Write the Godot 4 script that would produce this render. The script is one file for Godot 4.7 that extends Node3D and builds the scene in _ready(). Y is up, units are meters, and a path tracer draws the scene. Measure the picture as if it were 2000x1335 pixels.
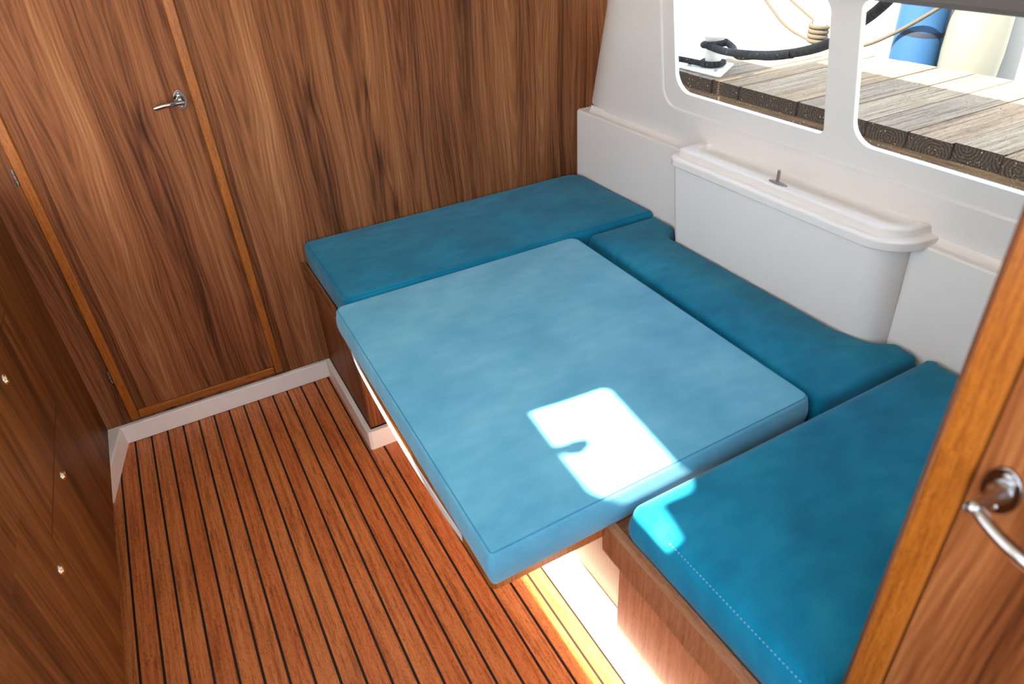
extends Node3D
# A boat cabin: walnut bulkhead with a door, U-shaped dinette made up as a berth with
# teal velvet cushions, white moulded hull side with two windows, teak-look sole, jetty outside.
# Axes: x to starboard, y up, z aft. The bulkhead is z = 0, the sole is y = 0.

var rng := RandomNumberGenerator.new()
var M := {}                      # materials
var taken := {}

# ------------------------------------------------------------------ mesh builder
class MB:
	var v := PackedVector3Array()
	var n := PackedVector3Array()
	var uv := PackedVector2Array()
	var ix := PackedInt32Array()

	func vert(p: Vector3, nn: Vector3, t: Vector2) -> int:
		v.append(p); n.append(nn); uv.append(t)
		return v.size() - 1

	func tri(a: int, b: int, c: int) -> void:
		# wind so that the face normal agrees with the stored normals (front faces run clockwise)
		var fn := (v[b] - v[a]).cross(v[c] - v[a])
		if fn.dot(n[a] + n[b] + n[c]) > 0.0:
			ix.append(a); ix.append(c); ix.append(b)
		else:
			ix.append(a); ix.append(b); ix.append(c)

	func quad(a: int, b: int, c: int, d: int) -> void:
		tri(a, b, c); tri(a, c, d)

	# flat polygon (convex), one normal
	func face(pts: Array, nn: Vector3, uvs: Array = []) -> void:
		var k := []
		for i in pts.size():
			k.append(vert(pts[i], nn, uvs[i] if uvs.size() else Vector2(pts[i].x, pts[i].z)))
		for i in range(1, pts.size() - 1):
			tri(k[0], k[i], k[i + 1])

	# box with chamfered edges whose shading reads as rounded; grain = axis (0 x, 1 y, 2 z) that runs along v
	func box(lo: Vector3, hi: Vector3, bev: float = 0.002, grain: int = 1, off: Vector2 = Vector2.ZERO) -> void:
		var b := minf(bev, 0.45 * minf(hi.x - lo.x, minf(hi.y - lo.y, hi.z - lo.z)))
		var id := {}
		for sx in 2:
			for sy in 2:
				for sz in 2:
					for ax in 3:
						var s := [sx, sy, sz]
						var p := Vector3.ZERO
						for a in 3:
							var full: float = hi[a] if s[a] == 1 else lo[a]
							var ins: float = hi[a] - b if s[a] == 1 else lo[a] + b
							p[a] = full if a == ax else ins
						var nn := Vector3.ZERO
						nn[ax] = 1.0 if s[ax] == 1 else -1.0
						id[[sx, sy, sz, ax]] = vert(p, nn, box_uv(p, ax, grain) + off)
		for ax in 3:
			var u := (ax + 1) % 3
			var w := (ax + 2) % 3
			for s in 2:
				var q := []
				for c in [[0, 0], [1, 0], [1, 1], [0, 1]]:
					var k := [0, 0, 0]
					k[ax] = s; k[u] = c[0]; k[w] = c[1]
					q.append(id[[k[0], k[1], k[2], ax]])
				quad(q[0], q[1], q[2], q[3])
		if b <= 0.0:
			return
		for ax in 3:               # edges along ax
			var u := (ax + 1) % 3
			var w := (ax + 2) % 3
			for su in 2:
				for sw in 2:
					var k0 := [0, 0, 0]
					k0[u] = su; k0[w] = sw
					var k1 := k0.duplicate()
					k1[ax] = 1
					quad(id[[k0[0], k0[1], k0[2], u]], id[[k1[0], k1[1], k1[2], u]], id[[k1[0], k1[1], k1[2], w]], id[[k0[0], k0[1], k0[2], w]])
		for sx in 2:
			for sy in 2:
				for sz in 2:
					tri(id[[sx, sy, sz, 0]], id[[sx, sy, sz, 1]], id[[sx, sy, sz, 2]])

	func box_uv(p: Vector3, ax: int, grain: int) -> Vector2:
		var along := grain
		if ax == grain:
			along = (grain + 1) % 3
		var across := 3 - ax - along
		return Vector2(p[across], p[along])

	# grid of points with smooth normals; rows of equal length; closed joins the last column to the first
	func surf(rows: Array, closed: bool = false, out_hint: Vector3 = Vector3.ZERO, flip: bool = false, uvs: Array = []) -> void:
		var R := rows.size()
		var C: int = rows[0].size()
		var base := v.size()
		var sgn := -1.0 if flip else 1.0
		for r in R:
			for c in C:
				var pu: Vector3 = rows[r][(c + 1) % C] if closed or c < C - 1 else rows[r][c]
				var pm: Vector3 = rows[r][(c + C - 1) % C] if closed or c > 0 else rows[r][c]
				var pr: Vector3 = rows[mini(r + 1, R - 1)][c]
				var pl: Vector3 = rows[maxi(r - 1, 0)][c]
				var nn := (pu - pm).cross(pr - pl)
				if nn.length() < 1e-12:
					nn = Vector3.UP if out_hint == Vector3.ZERO else out_hint
				nn = nn.normalized() * sgn
				if out_hint != Vector3.ZERO and nn.dot(out_hint) < 0.0:
					nn = -nn
				var p: Vector3 = rows[r][c]
				vert(p, nn, uvs[r][c] if uvs.size() else Vector2(p.x, p.z))
		for r in R - 1:
			for c in (C if closed else C - 1):
				var c2 := (c + 1) % C
				quad(base + r * C + c, base + r * C + c2, base + (r + 1) * C + c2, base + (r + 1) * C + c)

	func tube(pts: Array, rad: Variant, segs: int = 10, caps: bool = true) -> void:
		var rows := []
		var uvs := []
		var up := Vector3.UP
		var len := 0.0
		for i in pts.size():
			var t: Vector3 = (pts[mini(i + 1, pts.size() - 1)] - pts[maxi(i - 1, 0)]).normalized()
			if absf(t.dot(up)) > 0.97:
				up = Vector3.RIGHT
			var a := t.cross(up).normalized()
			var b := a.cross(t).normalized()
			up = b
			if i > 0:
				len += pts[i].distance_to(pts[i - 1])
			var rr: float = rad[i] if rad is Array else rad
			var row := []
			var ur := []
			for s in segs:
				var th := TAU * s / segs
				row.append(pts[i] + (a * cos(th) + b * sin(th)) * rr)
				ur.append(Vector2(len, rr * th))
			rows.append(row); uvs.append(ur)
		var base := v.size()
		surf(rows, true, Vector3.ZERO, false, uvs)
		for i in rows.size():
			for s in segs:
				n[base + i * segs + s] = (rows[i][s] - pts[i]).normalized()
		# rewind with the right normals
		var keep := ix.size() - (rows.size() - 1) * segs * 6
		ix.resize(keep)
		for r in rows.size() - 1:
			for s in segs:
				var s2 := (s + 1) % segs
				quad(base + r * segs + s, base + r * segs + s2, base + (r + 1) * segs + s2, base + (r + 1) * segs + s)
		if caps:
			for e in 2:
				var at: int = 0 if e == 0 else rows.size() - 1
				var nn: Vector3 = (pts[0] - pts[1]).normalized() if e == 0 else (pts[-1] - pts[-2]).normalized()
				face(rows[at], nn)

	# profile: array of Vector2(radius, height along axis)
	func lathe(prof: Array, at: Vector3, axis: Vector3 = Vector3.UP, segs: int = 24, squash: Vector2 = Vector2.ONE) -> void:
		var a := axis.cross(Vector3.FORWARD if absf(axis.dot(Vector3.FORWARD)) < 0.9 else Vector3.RIGHT).normalized()
		var b := axis.cross(a).normalized()
		var rows := []
		for p in prof:
			var row := []
			for s in segs:
				var th := TAU * s / segs
				row.append(at + axis * p.y + (a * cos(th) * squash.x + b * sin(th) * squash.y) * maxf(p.x, 1e-5))
			rows.append(row)
		var base := v.size()
		surf(rows, true)
		var mid: Vector3 = at + axis * (prof[0].y + prof[-1].y) * 0.5
		var vote := 0.0
		for k in range(base, v.size()):
			vote += n[k].dot(v[k] - mid)
		if vote < 0.0:
			var keep := ix.size() - (rows.size() - 1) * segs * 6
			ix.resize(keep)
			for k in range(base, v.size()):
				n[k] = -n[k]
			for r in rows.size() - 1:
				for s in segs:
					var s2 := (s + 1) % segs
					quad(base + r * segs + s, base + r * segs + s2, base + (r + 1) * segs + s2, base + (r + 1) * segs + s)

	# extrude a 2D polygon: point (a, b) -> org + ea*a + eb*b, thickness t along en; small bevel on the +en side
	func prism(poly: PackedVector2Array, org: Vector3, ea: Vector3, eb: Vector3, en: Vector3, t: float, bev: float = 0.0) -> void:
		var N := poly.size()
		var inner := PackedVector2Array()
		var ccw := not Geometry2D.is_polygon_clockwise(poly)
		var nor := []
		for i in N:
			var e1 := (poly[i] - poly[(i + N - 1) % N]).normalized()
			var e2 := (poly[(i + 1) % N] - poly[i]).normalized()
			var m := Vector2(e1.y + e2.y, -(e1.x + e2.x))
			if not ccw:
				m = -m
			m = m.normalized()
			nor.append(m)
			var k := 1.0 / maxf(0.5, absf(m.dot(Vector2(e1.y, -e1.x))))
			inner.append(poly[i] - m * bev * k)
		var tri_ix := Geometry2D.triangulate_polygon(inner)
		for side in 2:
			var nn := en if side == 1 else -en
			var base := v.size()
			var src := inner if side == 1 else poly
			for p in src:
				vert(org + ea * p.x + eb * p.y + (en * t if side == 1 else Vector3.ZERO), nn, p)
			for k in range(0, tri_ix.size(), 3):
				tri(base + tri_ix[k], base + tri_ix[k + 1], base + tri_ix[k + 2])
		for i in N:
			var j := (i + 1) % N
			var e := (poly[j] - poly[i]).normalized()
			var fn := Vector2(e.y, -e.x) if ccw else Vector2(-e.y, e.x)
			var soft: bool = nor[i].dot(fn) > 0.9 and nor[j].dot(fn) > 0.9
			var n1: Vector2 = nor[i] if soft else fn
			var n2: Vector2 = nor[j] if soft else fn
			var w1 := ea * n1.x + eb * n1.y
			var w2 := ea * n2.x + eb * n2.y
			var p1 := org + ea * poly[i].x + eb * poly[i].y
			var p2 := org + ea * poly[j].x + eb * poly[j].y
			var q1 := org + ea * inner[i].x + eb * inner[i].y + en * t
			var q2 := org + ea * inner[j].x + eb * inner[j].y + en * t
			var h := en * (t - bev)
			quad(vert(p1, w1, poly[i]), vert(p2, w2, poly[j]), vert(p2 + h, w2, poly[j] + Vector2(0, t)), vert(p1 + h, w1, poly[i] + Vector2(0, t)))
			if bev > 0.0:
				quad(vert(p1 + h, w1, poly[i]), vert(p2 + h, w2, poly[j]), vert(q2, en, inner[j]), vert(q1, en, inner[i]))

	# flat sheet filling a rectangle cell around a star-shaped hole; 2D -> 3D by org, ea, eb
	func cell(lo: Vector2, hi: Vector2, rough_hole: PackedVector2Array, org: Vector3, ea: Vector3, eb: Vector3, nn: Vector3) -> void:
		var hole := PackedVector2Array()
		var size := 0.0
		for i in rough_hole.size():
			size += rough_hole[i].distance_to(rough_hole[(i + 1) % rough_hole.size()])
		for i in rough_hole.size():
			var p0 := rough_hole[i]
			var p1 := rough_hole[(i + 1) % rough_hole.size()]
			var ks := maxi(1, int(ceil(p0.distance_to(p1) / (size / 60.0))))
			for j in ks:
				hole.append(p0.lerp(p1, float(j) / ks))
		var c := Vector2.ZERO
		for p in hole:
			c += p
		c /= hole.size()
		var N := hole.size()
		var outer := []
		for p in hole:
			var d := p - c
			var k := 1e9
			if d.x > 1e-9: k = minf(k, (hi.x - c.x) / d.x)
			if d.x < -1e-9: k = minf(k, (lo.x - c.x) / d.x)
			if d.y > 1e-9: k = minf(k, (hi.y - c.y) / d.y)
			if d.y < -1e-9: k = minf(k, (lo.y - c.y) / d.y)
			outer.append(c + d * k)
		var corners := [lo, Vector2(hi.x, lo.y), hi, Vector2(lo.x, hi.y)]
		for i in N:
			var j := (i + 1) % N
			var a := vert(org + ea * hole[i].x + eb * hole[i].y, nn, hole[i])
			var b := vert(org + ea * hole[j].x + eb * hole[j].y, nn, hole[j])
			var o2 := vert(org + ea * outer[j].x + eb * outer[j].y, nn, outer[j])
			var o1 := vert(org + ea * outer[i].x + eb * outer[i].y, nn, outer[i])
			quad(a, b, o2, o1)
			var same: bool = absf(outer[i].x - outer[j].x) < 1e-6 or absf(outer[i].y - outer[j].y) < 1e-6
			if not same:
				for k in corners:
					var a1: Vector2 = outer[i]
					var a2: Vector2 = outer[j]
					if (absf(k.x - a1.x) < 1e-6 or absf(k.y - a1.y) < 1e-6) and (absf(k.x - a2.x) < 1e-6 or absf(k.y - a2.y) < 1e-6):
						var kk := vert(org + ea * k.x + eb * k.y, nn, k)
						tri(o1, o2, kk)

	# band between two outlines (same count): each given as 3D points; normals smooth across
	func band(a: Array, b: Array, na: Array, nb: Array) -> void:
		var N := a.size()
		for i in N:
			var j := (i + 1) % N
			quad(vert(a[i], na[i], Vector2(a[i].z, a[i].y)), vert(a[j], na[j], Vector2(a[j].z, a[j].y)), vert(b[j], nb[j], Vector2(b[j].z, b[j].y)), vert(b[i], nb[i], Vector2(b[i].z, b[i].y)))

	func mesh() -> ArrayMesh:
		var a := []
		a.resize(Mesh.ARRAY_MAX)
		a[Mesh.ARRAY_VERTEX] = v
		a[Mesh.ARRAY_NORMAL] = n
		a[Mesh.ARRAY_TEX_UV] = uv
		a[Mesh.ARRAY_INDEX] = ix
		var m := ArrayMesh.new()
		m.add_surface_from_arrays(Mesh.PRIMITIVE_TRIANGLES, a)
		return m

# ------------------------------------------------------------------ nodes
func numbered(called: String) -> String:
	if not taken.has(called):
		taken[called] = 0
		return called
	taken[called] += 1
	return "%s_%03d" % [called, taken[called]]

func part(called: String, mb: MB, mat: Material, parent: Node) -> MeshInstance3D:
	var o := MeshInstance3D.new()
	o.name = called if parent != self else numbered(called)
	o.mesh = mb.mesh()
	o.mesh.surface_set_material(0, mat)
	o.cast_shadow = GeometryInstance3D.SHADOW_CASTING_SETTING_ON
	parent.add_child(o, true)
	return o

func thing(called: String, label: String, category: String, group: String = "") -> Node3D:
	var o := Node3D.new()
	o.name = numbered(called)
	add_child(o)
	o.set_meta("label", label); o.set_meta("category", category)
	if group != "":
		o.set_meta("group", group)
	return o

func tag(o: Node, label: String, category: String, group: String = "") -> Node:
	o.set_meta("label", label); o.set_meta("category", category)
	if group != "":
		o.set_meta("group", group)
	return o

func structure(called: String, label: String, category: String) -> Node3D:
	var o := thing(called, label, category)
	o.set_meta("kind", "structure")
	return o

func one_box(lo: Vector3, hi: Vector3, bev: float = 0.002, grain: int = 1, off: Vector2 = Vector2.ZERO) -> MB:
	var mb := MB.new()
	mb.box(lo, hi, bev, grain, off)
	return mb

# closed outline with rounded corners; radii per corner
func rounded(pts: Array, radii: Array, segs: int = 8) -> PackedVector2Array:
	var out := PackedVector2Array()
	var N := pts.size()
	for i in N:
		var p: Vector2 = pts[i]
		var a: Vector2 = (pts[(i + N - 1) % N] - p).normalized()
		var b: Vector2 = (pts[(i + 1) % N] - p).normalized()
		var r: float = radii[i]
		if r <= 0.0:
			out.append(p)
			continue
		var ang := acos(clampf(a.dot(b), -1, 1))
		var d := r / tan(ang * 0.5)
		var s := p + a * d
		var e := p + b * d
		var mid := (a + b).normalized()
		var c := p + mid * (r / sin(ang * 0.5))
		var a0 := (s - c).angle()
		var a1 := (e - c).angle()
		var da := wrapf(a1 - a0, -PI, PI)
		for k in segs + 1:
			out.append(c + Vector2.from_angle(a0 + da * k / segs) * r)
	return out

func densify(poly: PackedVector2Array, step: float) -> PackedVector2Array:
	var out := PackedVector2Array()
	for i in poly.size():
		var p := poly[i]
		var q := poly[(i + 1) % poly.size()]
		var k := maxi(1, int(ceil(p.distance_to(q) / step)))
		for j in k:
			out.append(p.lerp(q, float(j) / k))
	return out

# ------------------------------------------------------------------ textures
func fnl(seed_: int, freq: float, oct: int = 3) -> FastNoiseLite:
	var f := FastNoiseLite.new()
	f.seed = seed_
	f.noise_type = FastNoiseLite.TYPE_SIMPLEX_SMOOTH
	f.frequency = freq
	f.fractal_type = FastNoiseLite.FRACTAL_FBM
	f.fractal_octaves = oct
	return f

func ramp(stops: Array, t: float) -> Color:
	t = clampf(t, 0.0, 1.0)
	for i in stops.size() - 1:
		if t <= stops[i + 1][0]:
			var k: float = (t - stops[i][0]) / (stops[i + 1][0] - stops[i][0])
			return stops[i][1].lerp(stops[i + 1][1], k)
	return stops[-1][1]

func lut(stops: Array) -> PackedByteArray:
	var b := PackedByteArray()
	b.resize(256 * 3)
	for i in 256:
		var c := ramp(stops, i / 255.0)
		b[i * 3] = c.r8; b[i * 3 + 1] = c.g8; b[i * 3 + 2] = c.b8
	return b

func tex_from(data: PackedByteArray, w: int, h: int) -> ImageTexture:
	var im := Image.create_from_data(w, h, false, Image.FORMAT_RGB8, data)
	return ImageTexture.create_from_image(im)

# veneer with long streaks, arched figure and a few small knots; w pixels across wm metres, h along hm metres
func walnut_texture(w: int, h: int, wm: float, hm: float, seed_: int, stops: Array) -> ImageTexture:
	var nw := fnl(seed_, 1.0, 2)
	var nb := fnl(seed_ + 1, 1.0, 2)
	var ns := fnl(seed_ + 2, 1.0, 3)
	var nf := fnl(seed_ + 3, 1.0, 2)
	var L := lut(stops)
	var r := RandomNumberGenerator.new()
	r.seed = seed_
	var leaf := []                      # veneer leaves: centre of arch, strength, tone
	var x := 0.0
	while x < wm + 0.2:
		var ww := r.randf_range(0.10, 0.19)
		leaf.append([x + ww, x + ww * r.randf_range(0.3, 0.7), r.randf_range(0.3, 1.0), r.randf_range(-0.09, 0.09), r.randf() * 9.0])
		x += ww
	var knots := []
	for i in 9:
		knots.append(Vector3(r.randf() * wm, r.randf() * hm, r.randf_range(0.008, 0.02)))
	var data := PackedByteArray()
	data.resize(w * h * 3)
	var li := 0
	for j in h:
		var vv := hm * j / h
		li = 0
		for i in w:
			var u := wm * i / w
			while li < leaf.size() - 1 and u > leaf[li][0]:
				li += 1
			var lf: Array = leaf[li]
			var warp := 0.014 * nw.get_noise_2d(u * 3.0, vv * 1.3) + 0.0022 * nw.get_noise_2d(u * 14.0 + 5.0, vv * 5.0)
			var kn := 0.0
			for k in knots:
				var dx: float = u - k.x
				var dy: float = (vv - k.y) * 0.28
				var d2: float = (dx * dx + dy * dy) / (k.z * k.z)
				if d2 < 9.0:
					var e := exp(-d2)
					kn += e
					warp += signf(dx) * 0.010 * exp(-d2 * 0.5)
			var uu := u + warp
			var d: float = uu - lf[1]
			var rc: float = sqrt(d * d + 0.0006) - (vv + lf[4]) * 0.055
			var ring: float = sin(rc * 760.0 + 2.0 * nb.get_noise_2d(uu * 30.0, vv * 2.0))
			var t: float = 0.50 + lf[3] + 0.30 * nb.get_noise_2d(uu * 13.0, vv * 0.6 + lf[4]) + 0.30 * ns.get_noise_2d(uu * 70.0, vv * 1.1 + 3.0) + 0.15 * nf.get_noise_2d(uu * 330.0, vv * 5.0) + 0.10 * ring * lf[2] - 0.34 * kn
			var q := clampi(int(t * 255.0), 0, 255) * 3
			var o := (j * w + i) * 3
			data[o] = L[q]; data[o + 1] = L[q + 1]; data[o + 2] = L[q + 2]
	return tex_from(data, w, h)

# plain straight grain with dark pore dashes
func grain_texture(w: int, h: int, wm: float, hm: float, seed_: int, stops: Array, k1: float, k2: float, k3: float, f1: float, f2: float) -> ImageTexture:
	var na := fnl(seed_, 1.0, 3)
	var nc := fnl(seed_ + 1, 1.0, 2)
	var L := lut(stops)
	var data := PackedByteArray()
	data.resize(w * h * 3)
	for j in h:
		var vv := hm * j / h
		for i in w:
			var u := wm * i / w
			var t := 0.5 + k1 * na.get_noise_2d(u * f1, vv * f1 * 0.035) + k2 * nc.get_noise_2d(u * f2, vv * f2 * 0.05)
			var p := nc.get_noise_2d(u * f2 * 2.6 + 50.0, vv * f2 * 0.16)
			if p > 0.32:
				t -= k3 * (p - 0.32) * 3.0
			var q := clampi(int(t * 255.0), 0, 255) * 3
			var o := (j * w + i) * 3
			data[o] = L[q]; data[o + 1] = L[q + 1]; data[o + 2] = L[q + 2]
	return tex_from(data, w, h)

# soft cloudy nap of velvet: brushed patches and streaks
func velvet_texture(sz: int, m: float, seed_: int, stops: Array) -> ImageTexture:
	var na := fnl(seed_, 1.0, 4)
	var nc := fnl(seed_ + 1, 1.0, 3)
	var L := lut(stops)
	var data := PackedByteArray()
	data.resize(sz * sz * 3)
	for j in sz:
		var vv := m * j / sz
		for i in sz:
			var u := m * i / sz
			var t := 0.5 + 0.50 * na.get_noise_2d(u * 3.0 + vv, vv * 3.6) + 0.22 * nc.get_noise_2d(u * 8.0 + vv * 9.0, vv * 18.0 - u * 5.0) + 0.12 * nc.get_noise_2d(u * 160.0, vv * 160.0)
			var q := clampi(int(t * 255.0), 0, 255) * 3
			var o := (j * sz + i) * 3
			data[o] = L[q]; data[o + 1] = L[q + 1]; data[o + 2] = L[q + 2]
	return tex_from(data, sz, sz)

func rings_texture(sz: int) -> ImageTexture:
	var na := fnl(77, 1.0, 3)
	var data := PackedByteArray()
	data.resize(sz * sz * 3)
	for j in sz:
		for i in sz:
			var u := 1.0 * i / sz - 0.5
			var vv := 1.0 * j / sz - 0.42
			var d := sqrt(u * u + vv * vv) + 0.02 * na.get_noise_2d(u * 6.0, vv * 6.0)
			var t := 0.5 + 0.36 * sin(d * 95.0) + 0.35 * na.get_noise_2d(u * 14.0, vv * 14.0)
			var c := Color8(34, 25, 17).lerp(Color8(98, 77, 55), clampf(t, 0, 1))
			var o := (j * sz + i) * 3
			data[o] = c.r8; data[o + 1] = c.g8; data[o + 2] = c.b8
	return tex_from(data, sz, sz)

func perforated_texture(sz: int) -> ImageTexture:
	var data := PackedByteArray()
	data.resize(sz * sz * 3)
	var cells := 8
	for j in sz:
		for i in sz:
			var u := fposmod(1.0 * i / sz * cells, 1.0) - 0.5
			var vv := fposmod(1.0 * j / sz * cells, 1.0) - 0.5
			var hole := u * u + vv * vv < 0.085
			var c := Color8(140, 106, 78) if hole else Color8(216, 186, 156)
			var o := (j * sz + i) * 3
			data[o] = c.r8; data[o + 1] = c.g8; data[o + 2] = c.b8
	return tex_from(data, sz, sz)

func mat(called: String, col: Color, rough: float, tex: Texture2D = null, scale: Vector2 = Vector2.ONE, metal: float = 0.0, spec: float = 0.5) -> StandardMaterial3D:
	var m := StandardMaterial3D.new()
	m.resource_name = called
	m.albedo_color = col
	m.roughness = rough
	m.metallic = metal
	m.metallic_specular = spec
	if tex:
		m.albedo_texture = tex
		m.uv1_scale = Vector3(scale.x, scale.y, 1.0)
		m.texture_filter = BaseMaterial3D.TEXTURE_FILTER_LINEAR_WITH_MIPMAPS_ANISOTROPIC
	M[called] = m
	return m

func shifted(called: String, from: String, off: Vector2, col: Color = Color.WHITE) -> StandardMaterial3D:
	var m: StandardMaterial3D = M[from].duplicate()
	m.resource_name = called
	m.uv1_offset = Vector3(off.x, off.y, 0)
	m.albedo_color = M[from].albedo_color * col
	M[called] = m
	return m

func noise_bump(m: StandardMaterial3D, freq: float, depth_cm: float, size: float) -> void:
	var t := NoiseTexture2D.new()
	t.width = 512; t.height = 512
	t.seamless = true
	t.noise = fnl(5, freq, 3)
	m.heightmap_enabled = true
	m.heightmap_texture = t
	m.heightmap_scale = depth_cm
	m.uv1_triplanar = false

func make_materials() -> void:
	var wal := [[0.0, Color8(60, 32, 16)], [0.25, Color8(98, 56, 31)], [0.5, Color8(132, 81, 47)], [0.75, Color8(152, 98, 60)], [1.0, Color8(176, 122, 80)]]
	var t1 := walnut_texture(1024, 1536, 1.25, 1.9, 11, wal)
	mat("walnut", Color.WHITE, 0.5, t1, Vector2(1 / 1.25, 1 / 1.9), 0.0, 0.28)
	shifted("walnut_door", "walnut", Vector2(0.37, 0.0), Color(0.98, 0.97, 0.97))
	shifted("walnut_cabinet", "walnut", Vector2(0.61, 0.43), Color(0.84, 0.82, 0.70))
	shifted("walnut_bench", "walnut", Vector2(0.13, 0.67), Color(0.98, 0.96, 0.94))
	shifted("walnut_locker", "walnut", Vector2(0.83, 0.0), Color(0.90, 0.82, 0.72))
	var tk := grain_texture(512, 1024, 0.5, 1.8, 31, [[0.0, Color8(122, 64, 28)], [0.4, Color8(194, 110, 56)], [0.62, Color8(210, 126, 68)], [1.0, Color8(224, 146, 88)]], 0.42, 0.26, 0.5, 90.0, 420.0)
	mat("teak", Color.WHITE, 0.46, tk, Vector2(1 / 0.5, 1 / 1.8))
	shifted("teak_red", "teak", Vector2(0.31, 0.17), Color(0.98, 0.94, 0.92))
	shifted("teak_brown", "teak", Vector2(0.57, 0.61), Color(0.94, 0.95, 0.92))
	shifted("teak_pale", "teak", Vector2(0.77, 0.37), Color(1.0, 1.0, 0.98))
	var bv := grain_texture(512, 512, 0.5, 1.0, 35, [[0.0, Color8(112, 66, 40)], [0.45, Color8(162, 104, 68)], [1.0, Color8(190, 132, 94)]], 0.34, 0.28, 0.35, 70.0, 380.0)
	mat("bench_veneer", Color.WHITE, 0.42, bv, Vector2(1 / 0.5, 1 / 1.0))
	mat("caulk", Color8(34, 22, 16), 0.7)
	var ik := grain_texture(256, 512, 0.12, 0.5, 41, [[0.0, Color8(108, 54, 9)], [0.45, Color8(158, 88, 22)], [1.0, Color8(190, 116, 40)]], 0.36, 0.34, 0.6, 160.0, 700.0)
	mat("iroko", Color.WHITE, 0.38, ik, Vector2(1 / 0.12, 1 / 0.5))
	mat("gelcoat", Color8(248, 241, 235), 0.3)
	mat("gelcoat_sole", Color8(244, 236, 228), 0.42)
	mat("sunlit_edge_white", Color8(244, 244, 242), 0.35)  # white painted in for sun on the wooden table edge
	mat("ceiling_lining", Color8(240, 238, 234), 0.8)
	mat("valance_vinyl", Color8(118, 110, 106), 0.7)
	mat("counter", Color8(226, 222, 214), 0.4)
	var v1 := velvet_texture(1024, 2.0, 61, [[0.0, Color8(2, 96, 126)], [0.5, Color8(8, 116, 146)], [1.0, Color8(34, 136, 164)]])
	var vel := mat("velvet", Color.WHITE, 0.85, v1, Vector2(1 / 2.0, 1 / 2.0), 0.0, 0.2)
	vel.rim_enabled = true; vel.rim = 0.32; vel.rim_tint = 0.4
	var tv := velvet_texture(1024, 2.0, 63, [[0.0, Color8(80, 152, 180)], [0.5, Color8(98, 168, 193)], [1.0, Color8(120, 184, 205)]])  # same velvet, the sheen of its brushed nap painted in as paler colour
	var vt := mat("velvet_painted_sheen", Color.WHITE, 0.85, tv, Vector2(1 / 2.0, 1 / 2.0), 0.0, 0.2)
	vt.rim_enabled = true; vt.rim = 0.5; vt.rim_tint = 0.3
	mat("thread_dark", Color8(6, 84, 114), 0.9)
	mat("thread_mid", Color8(54, 124, 156), 0.9)
	mat("thread_white", Color8(190, 214, 222), 0.9)
	mat("chrome", Color8(170, 168, 168), 0.10, null, Vector2.ONE, 1.0)
	mat("steel", Color8(168, 164, 160), 0.3, null, Vector2.ONE, 1.0)
	mat("brass_nickel", Color8(226, 206, 176), 0.25, null, Vector2.ONE, 1.0)
	mat("perforated", Color.WHITE, 0.6, perforated_texture(256), Vector2(1 / 0.048, 1 / 0.048))
	var gl := mat("glass", Color(0.96, 0.99, 0.98, 0.06), 0.02)
	gl.transparency = BaseMaterial3D.TRANSPARENCY_ALPHA
	var tg := mat("added_dimming_tint", Color(0.16, 0.17, 0.17, 0.24), 0.3, null, Vector2.ONE, 0.0, 0.3)  # tint added to dim the bright view outside
	tg.transparency = BaseMaterial3D.TRANSPARENCY_ALPHA
	mat("salt_spot", Color8(226, 218, 200), 0.9)
	var dk := grain_texture(512, 512, 0.3, 0.9, 51, [[0.0, Color8(82, 64, 46)], [0.4, Color8(146, 126, 99)], [1.0, Color8(176, 157, 128)]], 0.5, 0.3, 0.7, 60.0, 300.0)
	mat("dock_wood", Color.WHITE, 0.85, dk, Vector2(1 / 0.3, 1 / 0.9))
	shifted("dock_wood_grey", "dock_wood", Vector2(0.4, 0.3), Color(0.92, 0.93, 0.95))
	shifted("dock_wood_warm", "dock_wood", Vector2(0.7, 0.6), Color(1.0, 0.97, 0.92))
	shifted("dock_fascia", "dock_wood", Vector2(0.1, 0.8), Color(0.84, 0.78, 0.72))
	mat("end_grain", Color.WHITE, 0.9, rings_texture(256), Vector2.ONE)
	mat("water", Color8(100, 112, 102), 0.12)
	mat("hull_white", Color8(236, 236, 232), 0.25)
	mat("fender_blue", Color8(36, 80, 122), 0.6)
	mat("fender_band", Color8(40, 50, 66), 0.7)
	mat("fender_grey", Color8(112, 115, 105), 0.5)
	mat("paint_white", Color8(232, 230, 222), 0.5)
	var rp := grain_texture(128, 128, 0.05, 0.05, 71, [[0.0, Color8(14, 13, 12)], [0.5, Color8(36, 34, 31)], [1.0, Color8(66, 62, 58)]], 0.6, 0.5, 0.0, 120.0, 260.0)
	mat("rope_black", Color.WHITE, 0.95, rp, Vector2(20, 20))
	mat("rope_tan", Color8(84, 77, 62), 0.95)
	mat("rubber", Color8(30, 30, 30), 0.8)

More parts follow.
